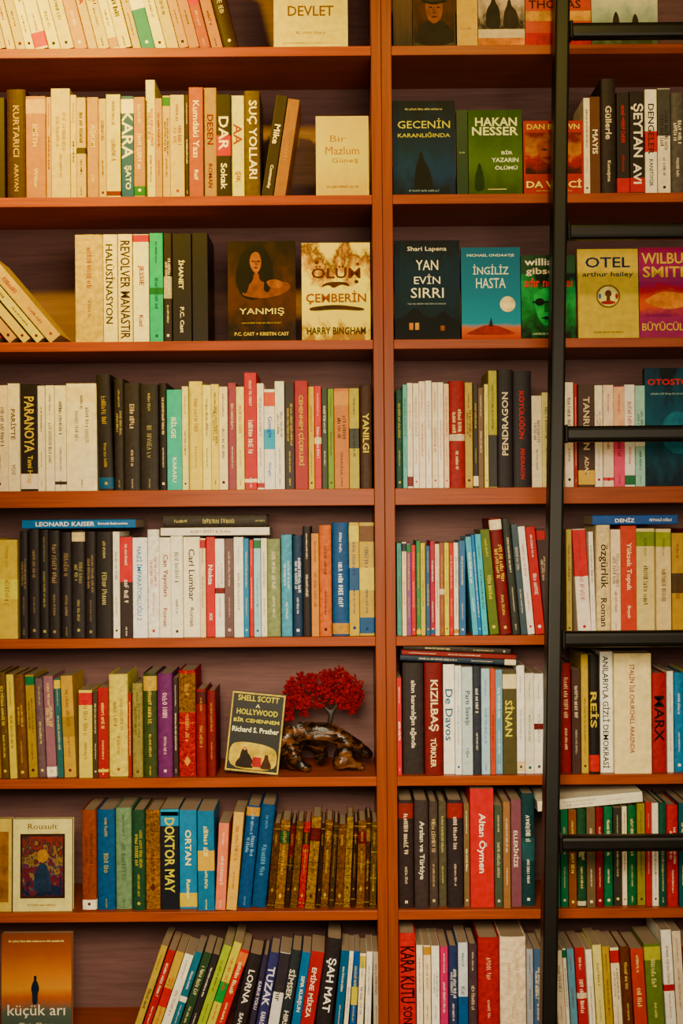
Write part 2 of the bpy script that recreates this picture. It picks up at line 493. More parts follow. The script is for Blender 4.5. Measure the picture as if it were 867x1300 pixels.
R2='''741 749 125 e8dcc8
749 762 122 5a3c2c;MAYIS;f0e6d4
763 782 100 231c1a;Güllerle/Konuşma;d8ccb8;h
783 799 118 1e1816;~;d83828;bB:c02818
799 818 115 1c1614;ŞEYTAN/AVI;f0e8d8;bB:b82c1c B
819 834 113 f0e8dc;DENGELER/KANITIYOR;2c221c;bM:c83828
835 851 112 e4dccc;~;2a2420;bU:3c3a38
852 868 118 4a4644;~;e8e0d4;h
869 890 116 7a3828'''
L3a='''-8 8 334 c83018 -40
12 27 330 e0ac00 -40
30 44 330 f0cc18 -40
47 62 328 f2d830 -40
64 86 326 e8bc00 -40;~;a85818'''
L3b='''95 131 298 ecc410;~;b07028;h
131 149 297 f2e8b8;HALÜSİNASYON;302824;M
150 168 298 f0e4b4;REVOLVER/MANASTIR;3a2c28;M E
169 189 298 f2ecd2;JESSIE/Kızıl;8a4030;bt:c05030
190 207 297 58b8a4;~;2c5850
208 218 297 241e20;~;e8dcd0;bM:a0a098
219 243 297 1b181b;İHANET/P.C. Cast;e0d8d4
244 264 297 1b181b;~;6c6460;n'''
L4='''-25 -12 490 e8d4b0
-12 10 490 ecdcc0
10 25 488 f0e4c8;PARİS'TE/YÜZ;5a4030
25 48 487 1c1714;PARANOYA/Tami Hoag;e8c030;bB:e8dcc8 M
48 57 490 f0e6cc
57 69 489 f2e8d0;~;5a4430
69 84 489 f2e8d0;~;5a4430;bb:2a2420
84 123 488 f2e8cc;~;3a2c24;bT:e8dcb8
123 141 474 221e1c -1.5;~;b89860;h
142 157 480 26211e;~;a89070;h
157 178 487 292523;~;c0b098;h
178 201 488 262220;~;a08c70;h
201 212 487 1f1b1a;;;h
212 231 495 60c0b0;BİLGE/KARASU;f0ecdc
231 239 492 f0e2b0
239 257 485 f0d070;~;b88838
257 268 488 f0d8a0
268 278 489 f0d080
278 289 490 f2e6c0
289 300 485 8a4c58
300 310 490 f0e0a8;~;c83820
310 326 473 c83014;~;f4e8d4;bb:f0e0c0
326 335 488 f0e8dc;~;3a3430
335 349 493 e8e4e0;Google/Google;2868c0;bT:e07828 bM:58b0d8
349 361 484 f4ecdc
361 374 485 241c1a
374 391 484 a82018;CEHENNEM ÇİÇEKLERİ;ecc058
391 399 490 e8c030
399 408 490 d84828;~;f4f0e4
408 416 493 2c3428
416 424 495 809848
424 443 492 d88800;~;3c2410;bT:e8a030
443 456 492 c8b028;~;202420;bM:2a2c20
457 472 490 3a2a22;YANILGI;e0c480;h'''
R4='''503 511 495 2c443c;;;h
511 517 490 7ab0a8
517 524 488 f0e4d4;;c05040
524 532 486 f4ead8;;c05848
532 540 484 ecdccc;;c04838
540 548 484 f4ece0;;9c4840
548 556 486 f0e2c8;;b84838
556 563 487 f4ecdc;;c04838
563 570 488 ecd4b8;;a04838
570 590 484 982c20;~;f0d8b0;h
590 600 486 b89868
600 607 487 241f1c
607 614 492 6c5848
614 620 488 e8d8a0
620 631 470 c8c018;;2a2c20;bL:242220
631 651 470 1e1b1e;PENDRAGON;d8ccb4;h u
651 675 470 201c20;KÖTÜLÜĞÜN/PENDRAGON;d03828;h
675 688 503 f0e4cc;~;4a3830
688 700 500 e0c8a0
700 716 498 e8d8bc'''
R4b='''717 728 486 f0e4d0
728 733 488 a04028
733 755 487 3a2820;TANRIDAN/ADAM;d8c4a8;bB:e0b050
755 765 488 f2e8d8;~;b04838
765 779 488 f0dcc8;~;b83848;bb:d05868
779 793 490 e07088;~;a02838;bU:e8b0a0
793 806 490 f0ece4;~;c84840
806 819 490 a8c8c0;~;284848;bM:f0ece0'''
L5='''-30 -4 684 e0b860
-4 22 686 f0c800;~;b07818;bM:f0dc60
25 35 674 1e1a1a;~;8a7860;h
36 50 673 201c1c;~;8a7860;h
50 62 674 1c1818;~;9a8868;h
62 76 673 201c1c;~;8a7860;h
76 91 675 1e1a1a;~;8a7860;h
91 108 675 221e1e;~;9a8868;h
108 122 675 1e1a1a;~;8a7860;h
122 143 675 201c1a;~;b0a080;h
143 152 674 f0e8d8;~;3a3028
152 168 682 2a2220;~;e8dcc8;bU:d84828
168 187 682 f2f0ea;NAZİ İMPARATORLUĞU 2;3088c0
187 202 672 f0ece0;~;c83830;h
202 217 682 f0e8d4;Can Yayınları/Roman;8a3020
217 232 682 f2ecd8;~;4a3828
232 254 682 f2e8d0;Carl Lumbar/Roman;4a3828
254 261 683 e8d8b8
261 273 682 c82c1c;Nokta/XX;f4ecdc
273 285 683 f4ece0;~;c03828
285 297 684 5a4848;~;c8b8a8
297 309 683 f4eedc;~;a05030
309 316 684 3c88b0
316 322 685 c84830
322 331 684 a8c8d0;~;285070
331 339 684 f2e4cc;~;2a2824
339 356 683 7c8468;~;e8e0c4;h
357 371 680 6898b0;~;e8ecec;h
372 384 680 24344c;~;d8dce0;h
384 395 670 1e1a1a;~;e0d8c8;h
395 405 677 e09400
405 421 668 d88000;~;3c2010;h
422 443 665 1c5080;~;e0e8ec;h
443 456 664 d8b018;~;1c4070;bM:24507c bT:f0d040
456 475 662 d0a808;~;1c3c60;bM:e8c840 bB:24507c bT:6c4c18'''
R5='''504 510 690 5c8c84
510 516 688 e8d8b8
516 522 690 7c5078
522 528 691 c84838
528 534 688 4a7c58
534 540 690 e0b860
540 546 692 3c5878
546 552 688 a83850
552 558 690 d8ccb0
558 564 690 88584c
564 570 690 e8d058
570 576 690 c03c30
576 582 690 f0e4d0
582 591 688 486890
591 599 680 70a8c0 -4;~;f0f0e8
600 612 678 3878b0 -4;~;f0f0e8
612 620 678 70b8c8 -4
621 633 672 5a6838 -5;~;d8c878
634 650 656 6c2820 -5;~;e0b870;h
651 661 658 2a2c28 -5;~;d8d0b8;h
661 670 664 3c4850 -5
670 679 668 f0ece4 -5;;c84838
680 692 668 c03028 -5;~;f4ece0
693 704 670 3a2c2c -5;~;d8c8b0'''
R5b='''719 726 672 b89c70
727 744 670 e8ddd0 -3;~;b82820;bU:c83028
745 757 674 f0e8dc -1.5;~;3a2c28
757 775 668 d8c8a4;özgürlük/Roman;3a2c20;h M
775 788 672 ecdcc0;~;4a3428
788 808 668 d86808;Yüksek Topuk/Boyalı;f0e0c0
808 831 672 d8cca0;~;5c4c28;bT:7c8c50
831 852 671 e0d0a8;~;6c4c30;bT:98a060
853 868 676 d0a030;~;4a3020;bM:4c3c28
869 885 672 a03828'''
L6='''-22 -8 856 70583c -2;;;h
-7 2 855 8c7048 -2
2 12 853 5c4828 -2;;;h
13 22 856 d8b870 -2;~;6a4020
23 35 857 6c4c28 -2;~;d8b868;h
36 48 858 a08050 -2
49 59 860 5c4c50 -2;~;d0b890;h
60 72 858 806068 -2;~;d8b890
73 81 862 385858 -2
82 97 858 c89c50 -2;~;6c3818;bM:a07c48
100 117 876 d8bc80;~;8c3c20;bT:c83c28
118 124 878 3c3428
124 137 872 a82c1c;~;e8c890;bb:e0c080
138 162 856 d8bc80;~;8c6c40;h
163 167 880 a03020
168 181 868 888058;~;5c4c28;h
182 199 856 343c24;~;d8b860;h bT:c8a048
200 219 855 5c3058;~;d8b0b8;h
220 226 862 2c2420
227 248 850 a82c14;~;d8983c;o
249 262 875 7c241c;~;d89848;h bT:401818
263 274 877 6c201c;~;c88c40;h'''
R6='''504 510 862 c83828
511 538 841 241f1e;altın karanlığın ağında;d8d0c0;h
539 562 843 6c2820;KIZILBAŞ/TÜRKLER;ecdcb8;h M
563 577 845 f0ece0;De Davos;30607c;M
577 586 846 e0e4e0;~;30507c
586 600 847 b8c4c4;Parti Savaşı/Uğur;283848
600 611 848 2a2c34;~;d8d4c8;h
611 622 849 a8c0cc;~;284868
622 629 850 c86838
629 638 850 7c98a8;;f0f0ec
638 656 852 484430;SİNAN;e8d048;bT:e0d4b0 M
656 666 846 f0ece4;~;3c3834
666 678 856 e0dccc;~;2c5c4c
678 690 856 f0ece0;~;4c4844'''
R6b='''712 725 843 8c2420;~;f0dcb8;h
726 737 850 3c2c28
738 747 832 d8b010;;2c2018
748 761 832 161210;REİS;f4cc00;h bB:c83024 B
762 778 828 f2eee0;ANILARIYLA GİZLİ DEMOKRASİ;2a2420;W
779 827 829 f0e2b8;STALİN İLE CHURCHILL ARASINDA;8c1408
828 846 855 a82418;MARX;140806;h M
847 855 852 f0ecdc
856 868 853 3088b8;~;f0f0e8;h
869 890 850 c8b890'''
L7='''104 122 1029 8c5018;~;5c3418;h
123 146 1027 205480;~;b0a060;h
147 167 1027 6c8068;~;3c4c40;h
168 184 1028 243c2c;~;b8a058;h
185 203 1030 987018;~;4c2c14;o
204 227 1026 14161c;DOKTOR MAY;f4e800;bT:3890b8 bt:48a0c0 M
228 250 1030 4080a8;ORTAN/Roman;f0e0b0;bB:d8b858
251 272 1031 347498;~;f0d8a0;bM:e0b050
273 286 1046 d88878 3;~;f0dcc0
287 300 1030 d8a878 5;~;8c4c30
301 318 1022 184c7c 6;~;88a8c0;h
319 337 1020 144c78 6;~;7098b8;h
338 347 1046 4c3414 5;~;a08038;o
348 360 1040 806028 5;~;c8a048;o
361 367 1045 2c1c0c 5;~;907438;o
368 377 1042 604820 5;~;b08838;o
378 386 1045 a83010 5;~;c89048;o
387 399 1038 8c7030 5;~;3c2810;o
400 405 1046 281810 4;~;a08038;o
406 416 1040 705018 4;~;c8a048;o
417 423 1044 34281c 4;~;907438;o
424 434 1046 644418 3;~;b89040;o
435 444 1039 88703c 3;~;3c2810;o
445 450 1044 281810 3;~;a07c38;o
451 461 1041 705020 2;~;b09048;o
462 468 1038 3c2410 2;~;a08048;o
469 477 1043 504020 2;~;b09048;o'''
R7='''506 525 1016 241c1c;~;d8c8b0;h bT:7c3828
526 544 1017 302828;Arslan ve Türkiye;d8d0c0;h
545 556 1018 3c3430;~;b8a888;h
557 567 1019 484438;~;c8b890;h
568 588 1015 221c1e;~;c8b8a8;h bT:8c3c2c
589 596 1020 6c5c48
597 627 1003 cc1004;Altan Öymen;f4e8d8;M
628 638 1022 3c4438;~;d8ccb0
638 648 1018 8c6c54;~;e8dcc8
649 662 1015 6c4c54;ELLERİNİZE;e0d4c8
662 679 1008 1e3438;~;e8e4d8;h bM:304c50'''
R7b='''704 711 1030 3c6c54
712 721 1028 2c6c4c
722 732 1028 7c5034;~;e0c890
733 744 1027 24402c;~;d8c8a0;h
745 756 1026 5c5040
757 766 1025 7c2c24;;e8d0b0;h
767 778 1024 286848;~;e8e0c0;h
779 789 1026 2a2824;~;c8b890
790 796 1024 e8dcc4
797 808 1022 285c3c;~;d8d0a8;h
809 819 1020 8c8450;~;3c3420
820 827 1018 b83024
828 836 1020 e8e0d0;;3a3028
837 846 1020 24483c;~;d0c8a0;h
847 861 1022 b82c24;~;f0e0c8;h
862 872 1018 284c50
873 892 1018 6c4030'''
L8='''163 172 1200 b89868 19
173 183 1205 b03020 19;~;f0e0c0
184 195 1207 e0b008 19;~;b03020;bM:c84828
196 208 1209 f0ead8 19;~;4c4038
209 219 1207 386c80 19;~;e8e4d8
220 231 1209 2c3c2c 19;~;d8d0b0
232 241 1211 242022 19
242 253 1200 a8b860 19;~;2c3c20
254 265 1196 e8d028 19;~;b83020;bM:389058
266 278 1206 c84c10 19;~;f0dcb0;bT:e08838
279 297 1211 1f1b1c 14;LORNA/SAHAR;e0d8d0;h
298 314 1211 2c2838 12;KABUS YOLU;c8c0d8;h
315 332 1208 34345c 11;TUZAK/KARA DUVAR;d8d4e0;h M
333 348 1208 d8d4d0 10;Sınır;34302c;bU:28242a
349 364 1206 24282c 10;SİMSEK/HIRSIZI;d8d0c0;h M
365 376 1208 386c98 9;SIFIR KURŞUN;e8e4d0
377 395 1207 a8241c 9;EMİNE MİRZA;f0dcc8
396 416 1190 1f1b1c 8;ŞAH MAT;f0ece4;h M
417 428 1207 34587c 6
429 438 1208 f0e8d4 5;~;3c5c88
439 448 1208 2c589c 4;~;e0c838;bM:e0c838
449 458 1210 f0e4c8 3;~;2c5890;bT:e0c038
459 468 1208 e8e4d8 2;~;3c3834
469 477 1208 a09c90 0'''
R8='''507 528 1186 c82014;KARA KUTU/SONER;180806;h B
529 537 1200 f0e8d4;;b83828
538 547 1201 e8dcc0;;3c3028
548 558 1200 f0ece0;;384858
559 569 1202 c83874;;f0dce0
570 581 1201 2c3454;~;d8d4d0;h
582 594 1198 c8ccd0;~;304068;bL:34588c
595 606 1199 3c3034;;d8c8b8;h
607 634 1190 a82820;~;d89890;h
635 668 1189 ecdcc4;~;c8b498;h
669 677 1205 9ca0a8
678 688 1204 4c6080
689 702 1202 c8b898'''
R8b='''703 714 1206 d8ccb8 -3;~;4c4438
715 725 1203 e8e0d0 -3;~;30485c
726 735 1203 6c8ca0 -3
736 748 1202 b03428 -3;~;f0d8c0
749 758 1204 f0e8d4 -3;~;4c4438
759 770 1200 d8c498 -3;~;6c4830
771 780 1202 b89458 -3
781 792 1203 e8dcc0 -3;~;4c4438;bT:b84838
793 806 1203 5c3828 -3;~;d8b888;h
807 823 1204 c86018 -3;~;f0dcb0
824 845 1197 6c7c38 -3;~;e0dca8;bT:b8b868
847 860 1180 f0ece0 -3;~;a03830
861 872 1182 d8ccb8 -3
873 890 1200 7c3c30 -3'''
ALL=[(0,[L1]),(1,[L2]),(1,[R2]),(2,[L3a,L3b]),(3,[L4]),(3,[R4,R4b]),(4,[L5]),(4,[R5,R5b]),(5,[L6]),(5,[R6,R6b]),(6,[L7]),(6,[R7,R7b]),(7,[L8]),(7,[R8,R8b])]
FLATS=[(4,28,172,11,665,'2470a8','LEONARD KAISER/Bermuda Başkonsolosu','e8ecf0',''),
(4,204,342,10,675,'ece4d4','KURT SEYİT & ŞURA','8c6858',''),
(4,207,338,16,660,'2c2824','~','b8a480','h'),
(4,752,860,12,662,'20589c','DENİZ/FETHALİ OĞLU','f0f0ec',''),
(5,508,657,7,842,'28303c','~','d8d0c0','h',3),
(5,510,655,6,835,'7c3428','~','f0e0c8','',3),
(5,512,648,7,828,'2c2824','~','d8c8a0','h',3),
(6,683,816,13,1012,'e8e4d0','~','8c8478','',-5.0)]
COVERS=[]
def C(*a,**k): COVERS.append((a,k))
C(0,347,441,-95,'f0d050',[('t','DEVLET',.5,.31,.62,.085,'6a5030'),('d',.5,.13,.4,.022,'8a7050'),('p',R(.12,.88,.04,.05),'c8a868')],'cream paperback displayed cover forward, brown capital title')
C(0,499,523,-60,'4a3a30',[('g',0,1,0,1,[(0,'2a2420'),(1,'6a5444')],.6,4)],'dark brown book displayed cover forward',thick=.014)
C(0,524,578,-60,'1e1612',[('g',.02,.98,.05,1,[(0,'1a100c'),(.5,'4a3020'),(1,'2c2018')],1.2,6),('p',[(.06,.02),(.94,.02),(.88,.22),(.64,.30),(.36,.30),(.12,.22)],'1a1210'),('p',[(.30,.5),(.29,.4),(.36,.29),(.5,.25),(.64,.29),(.71,.4),(.70,.5)],'805434'),('p',[(.2,.47),(.8,.47),(.86,.56),(.72,.66),(.35,.67),(.16,.57)],'30261e'),('p',[(.22,.49),(.5,.45),(.78,.49),(.78,.51),(.5,.485),(.22,.51)],'100c0a'),('e',.42,.43,.035,.009,'2a1810'),('e',.6,.43,.035,.009,'2a1810'),('p',[(.48,.43),(.52,.43),(.55,.365),(.46,.365)],'6c4424'),('p',[(.42,.33),(.5,.338),(.59,.33),(.5,.315)],'4a2014')],'dark sepia book showing a portrait of a person in a cap',thick=.014)
C(0,580,606,-60,'ecb820',[('d',.5,.2,.6,.03,'a86830')],'pale yellow book displayed cover forward',thick=.014)
C(0,607,666,-55,'c8b8a0',[('g',0,1,.2,1,[(0,'28201c'),(.4,'b0a090'),(1,'e0d4c0')],1.2,6),('p',[(.14,.2),(.18,.42),(.28,.5),(.30,.56),(.36,.56),(.38,.5),(.46,.44),(.5,.2)],'1c1614'),('p',[(.52,.2),(.56,.4),(.62,.46),(.64,.53),(.70,.53),(.72,.46),(.84,.4),(.9,.2)],'241c18'),('p',R(0,1,0,.1),'d88830')],'book with dark figures pictured on a pale cover',thick=.014)
C(0,667,750,-50,'c86400',[('t','THOMAS',.45,.5,.8,.1,'2a1814'),('p',R(0,1,.0,.16),'b83018'),('p',R(0,1,.30,.42),'d89820')],'orange book displayed cover forward with dark capital title')
C(0,751,835,-55,'7c8480',[('g',0,1,0,1,[(0,'3c4438'),(.35,'8c9488'),(.6,'c8c4ac'),(1,'7c98a0')],.6,5),('p',[(.3,.1),(.32,.3),(.34,.36),(.37,.4),(.40,.36),(.42,.3),(.43,.1)],'241c18'),('p',[(.6,.1),(.61,.28),(.63,.34),(.66,.37),(.69,.34),(.71,.28),(.72,.1)],'241c18')],'grey-green book picturing two figures in a landscape')
C(1,401,468,146,'f4d000',[('g',.03,.97,.02,.98,[(0,'e0b800'),(.5,'f0d400'),(1,'e8c400')],.9,5),('t','Bir',.42,.72,.3,.08,'b07c00'),('t','Mazlum',.5,.57,.64,.10,'b07400'),('t','Güneş',.55,.44,.5,.07,'b07c00'),('d',.5,.12,.6,.03,'b08400')],'bright yellow paperback displayed cover forward')
C(1,499,578,126,'0c1a2c',[('g',0,1,0,1,[(0,'060e1c'),(.28,'183458'),(.5,'0c2840'),(1,'040a14')],.7,5),('d',.5,.91,.6,.02,'b8b090'),('t','GECENİN',.5,.76,.84,.105,'f4e000'),('t','KARANLIĞINDA',.5,.64,.84,.055,'f0d800'),('p',[(.33,.05),(.36,.3),(.41,.38),(.43,.46),(.47,.46),(.49,.38),(.57,.3),(.64,.12),(.64,.05)],'04060a'),('d',.5,.05,.5,.02,'8898a8')],'dark blue book with yellow title and a cloaked figure')
C(1,580,594,138,'103020',[('d',.5,.5,.5,.02,'c8c8a0')],'dark green book edge beside the green cover')
C(1,595,663,138,'4a6c30',[('g',0,1,0,1,[(0,'38481c'),(.4,'546830'),(.7,'405428'),(1,'304420')],.7,5),('t','HAKAN',.52,.86,.78,.10,'f0ecc8'),('t','NESSER',.5,.75,.86,.10,'f0ecc8'),('t','BİR',.72,.50,.26,.05,'e8f0d8'),('t','YAZARIN',.68,.41,.5,.05,'e8f0d8'),('t','ÖLÜMÜ',.7,.32,.42,.05,'e8f0d8'),('p',[(.1,.05),(.12,.24),(.16,.3),(.18,.37),(.22,.37),(.24,.3),(.28,.24),(.3,.05)],'1c3010'),('p',R(.35,.7,.06,.07),'d8d0a0')],'green book with white author name and title')
C(1,665,741,152,'a81c10',[('g',.03,.97,.28,.84,[(0,'2c0c08'),(.4,'a02818'),(.55,'b87840'),(1,'6c140c')],1.4,4),('t','DAN BROWN',.5,.92,.88,.075,'f0d040'),('p',[(.2,.72),(.62,.76),(.7,.66),(.64,.5),(.44,.4),(.26,.48)],'945438'),('e',.35,.61,.05,.014,'2a1410'),('e',.52,.61,.05,.014,'2a1410'),('p',[(.3,.5),(.42,.52),(.54,.5),(.42,.475)],'7c2018'),('t','DA VİNCİ',.5,.15,.92,.12,'f4e0a0'),('d',.5,.05,.6,.02,'f0c060')],'red book with a face on its cover and yellow title')
C(2,289,375,305,'1c120a',[('g',0,1,0,1,[(0,'0c0806'),(.45,'4c300c'),(.7,'2c1c0c'),(1,'140c06')],1.3,5),('p',[(.25,.9),(.42,.98),(.58,.92),(.68,.74),(.66,.50),(.4,.40),(.2,.44),(.10,.62),(.16,.8)],'0a0604'),('p',[(.32,.78),(.33,.86),(.41,.90),(.48,.87),(.50,.78),(.47,.71),(.42,.67),(.36,.71)],'986830'),('p',[(.18,.46),(.3,.56),(.37,.60),(.385,.68),(.46,.68),(.47,.60),(.66,.56),(.86,.60),(.95,.54),(.8,.46),(.5,.42)],'7c501c'),('p',[(.43,.94),(.58,.9),(.66,.7),(.62,.48),(.52,.5),(.55,.66),(.50,.80)],'0a0604'),('p',[(.20,.9),(.36,.92),(.31,.78),(.34,.62),(.26,.44),(.13,.6)],'0a0604'),('p',[(.56,.60),(.7,.62),(.84,.58),(.78,.52),(.62,.53)],'94642c'),('e',.375,.80,.024,.006,'140a06'),('e',.455,.80,.024,.006,'140a06'),('e',.415,.735,.028,.006,'4c1810'),('p',[(.40,.80),(.42,.80),(.435,.765),(.405,.76)],'6c4418'),('t','YANMIŞ',.5,.29,.66,.08,'e0c8a0'),('d',.5,.18,.6,.016,'b09060'),('t','P.C. CAST + KRISTIN CAST',.5,.07,.8,.035,'d0b080')],'dark brown book picturing a long-haired woman, pale title')
C(2,383,470,307,'e8d090',[('g',0,1,0,1,[(0,'a87820'),(.15,'f0d080'),(.6,'f4e090'),(.75,'c89030'),(.86,'6c4818'),(1,'f0d080')],1.1,5),('p',[(.36,.60),(.26,.54),(.40,.57),(.46,.53),(.58,.575),(.72,.545),(.66,.60)],'4c3014'),('e',.22,.80,.03,.02,'4c3014'),('e',.82,.78,.02,.015,'4c3014'),('e',.80,.60,.03,.018,'4c3014'),('t','ÖLÜM',.5,.70,.72,.13,'5c3404'),('t','ÇEMBERİN',.5,.44,.88,.14,'986400'),('p',[(.1,.34),(.5,.37),(.92,.33),(.9,.30),(.5,.32),(.12,.30)],'3c2818'),('t','HARRY BINGHAM',.5,.10,.86,.075,'3a2c20')],'cream book with a dark blot and ochre title')
C(2,501,584,304,'0c1420',[('g',0,1,0,1,[(0,'060a10'),(.4,'142430'),(.7,'10283c'),(1,'080c18')],.8,6),('t','Shari Lapena',.5,.91,.6,.055,'e8e4dc'),('p',[(.0,.0),(.0,.22),(.14,.22),(.3,.34),(.48,.22),(.6,.22),(.74,.3),(.9,.2),(1,.2),(1,0)],'04060a'),('p',R(.22,.28,.1,.17),'e09020'),('p',R(.31,.37,.1,.17),'e0a030'),('p',R(.7,.76,.09,.14),'a86818'),('t','YAN',.5,.75,.34,.10,'f0ece4'),('t','EVİN',.5,.61,.4,.10,'f0ece4'),('t','SIRRI',.5,.47,.5,.10,'f0ece4'),('d',.5,.36,.6,.016,'98a0a8')],'dark navy book with white title and lit house window')
C(2,586,661,313,'2c90b0',[('g',0,1,0,1,[(0,'b85818'),(.12,'d88030'),(.17,'3898b4'),(.5,'2484a4'),(1,'186c90')],.05,4),('t','MICHAEL ONDAATJE',.5,.91,.8,.035,'f0f0e8'),('t','İNGİLİZ',.5,.76,.6,.11,'f4f0e4'),('t','HASTA',.5,.61,.5,.11,'f4f0e4'),('e',.78,.38,.13,.085,'e8dcb8'),('p',[(.02,.05),(.2,.1),(.4,.16),(.6,.15),(.75,.11),(.98,.05)],'a04810'),('p',[(.45,.14),(.5,.24),(.53,.14)],'2c1c14')],'teal-blue book with white title over orange dunes')
C(2,662,731,323,'0c4028',[('g',0,1,0,.78,[(0,'04180c'),(.4,'187848'),(.7,'40a068'),(1,'041c14')],1.5,5),('t','william',.42,.92,.7,.085,'f0ece4'),('t','gibson',.42,.80,.66,.10,'e0d8c8'),('p',[(.22,.45),(.24,.56),(.45,.62),(.66,.56),(.7,.42),(.62,.24),(.47,.14),(.32,.22)],'58b878'),('e',.34,.44,.09,.045,'04180c'),('e',.58,.44,.09,.045,'04180c'),('p',[(.42,.43),(.5,.43),(.52,.32),(.42,.32)],'207848'),('p',[(.35,.25),(.47,.27),(.58,.25),(.47,.225)],'04180c'),('p',R(.2,.72,.43,.45),'04180c'),('t','sıfır noktası',.5,.67,.88,.11,'f83010'),('d',.5,.06,.6,.025,'c8e0c8')],'green and black book with a tinted face in goggles')
C(2,734,811,315,'f0c800',[('t','OTEL',.5,.85,.74,.12,'142458'),('t','arthur hailey',.5,.71,.84,.07,'203034'),('e',.5,.47,.2,.13,'806c40'),('e',.5,.47,.17,.11,'e8d0a0'),('e',.5,.50,.055,.04,'5c3c28'),('p',[(.46,.38),(.48,.5),(.52,.5),(.54,.38)],'5c3c28'),('e',.36,.47,.025,.03,'4c6490'),('e',.64,.47,.025,.03,'b84020'),('e',.5,.40,.12,.02,'a84828'),('d',.5,.07,.5,.018,'7c6420')],'yellow book with blue title and round keyhole emblem')
C(2,812,884,313,'981868',[('t','WILBUR',.5,.88,.9,.12,'f8c800'),('t','SMITH',.5,.73,.86,.12,'f8c800'),('g',0,1,.24,.62,[(0,'801060'),(.4,'e07800'),(.7,'b83018'),(1,'881868')],1.0,3),('p',[(.05,.4),(.2,.46),(.4,.52),(.9,.48),(.98,.38),(.5,.3)],'e89400'),('t','BÜYÜCÜLER',.5,.13,.92,.10,'f8c800')],'magenta book with yellow lettering and orange picture')
C(3,820,895,466,'0c2c34',[('g',0,1,0,1,[(0,'08202c'),(.5,'14586c'),(.8,'104458'),(1,'04141c')],1.0,5),('t','OTOSTOP',.45,.88,.8,.05,'e85028'),('d',.4,.78,.6,.016,'a8c0b8'),('e',.55,.45,.28,.18,'207890')],'dark teal book displayed cover forward with red lettering')
C(5,284,353,876,'0c0e08',[('p',R(.02,.98,.01,.03),'e8c000'),('p',R(.02,.98,.97,.99),'e8c000'),('p',R(.01,.035,.01,.99),'e8c000'),('p',R(.965,.99,.01,.99),'e8c000'),('p',[(.06,.04),(.94,.04),(.94,.30),(.7,.36),(.3,.38),(.06,.34)],'e8c000'),('t','SHELL SCOTT',.5,.92,.76,.07,'f4d800'),('t','A',.5,.83,.08,.045,'e8e0b0'),('t','HOLLYWOOD',.5,.75,.76,.07,'f4e000'),('t','BİR CEHENNEM',.5,.65,.84,.06,'f0dc50'),('t','Richard S. Prather',.5,.53,.86,.065,'f4f0d0'),('p',[(.18,.06),(.2,.13),(.26,.18),(.27,.25),(.31,.31),(.37,.31),(.40,.25),(.46,.2),(.52,.14),(.48,.10),(.54,.06)],'201408'),('p',[(.64,.06),(.68,.14),(.71,.18),(.72,.24),(.78,.24),(.79,.18),(.84,.13),(.86,.06)],'40280c'),('e',.34,.30,.035,.025,'c08040'),('p',R(.5,.66,.08,.2),'a83010')],'green and yellow crime paperback leaning beside a bonsai ornament',tilt=6,lean=6,y=.02)
C(6,-62,14,1041,'c8a878',[('p',R(.1,.95,.1,.86),'8c6840')],'cream book displayed cover forward, edge visible')
C(6,16,91,1041,'d8c49c',[('t','Rouault',.5,.92,.5,.06,'5c4428'),('p',R(.12,.88,.14,.84),'2a1c18'),('g',.16,.84,.17,.81,[(0,'102038'),(.3,'6c2c10'),(.45,'203048'),(.6,'a07820'),(.75,'182028'),(1,'7c3c1c')],2.6,6),('p',[(.34,.2),(.36,.4),(.44,.52),(.56,.52),(.62,.4),(.66,.2)],'202c40'),('e',.5,.6,.1,.07,'a87840'),('d',.5,.07,.5,.02,'8c6c40')],'cream art book with a dark framed abstract painting')
C(7,1,90,1187,'9c5c2c',[('g',0,1,0,1,[(0,'303838'),(.3,'485048'),(.42,'b86c38'),(.5,'e09830'),(.62,'d08438'),(.8,'a06038'),(1,'784830')],.12,3),('d',.5,.93,.8,.016,'f0d8b0'),('p',[(.44,.36),(.44,.46),(.42,.5),(.445,.56),(.465,.575),(.46,.62),(.505,.62),(.50,.575),(.52,.56),(.545,.5),(.52,.46),(.52,.36)],'141c28'),('t','küçük arı',.5,.3,.82,.12,'f0e4d0'),('t','Chris Cleave',.5,.18,.5,.035,'e0d8c8')],'orange sunset paperback with a standing figure and white title')

strs=[]
for r,ls in ALL:
    for l in ls:
        for line in l.split('\n'):
            f=line.split(';')
            if len(f)>1 and f[1] not in('','~'): strs+= [q for q in f[1].split('/')]
for f in FLATS:
    if f[6]!='~': strs+=f[6].split('/')
for a,k in COVERS:
    strs+=[e[1] for e in a[5] if e[0]=='t']
collect([s for s in strs if s])

for r,ls in ALL:
    prev=None
    for l in ls: prev=shelf_row(r,l,prev)
for f in FLATS: flat_book(*f)
for a,k in COVERS: cover(*a,**k)

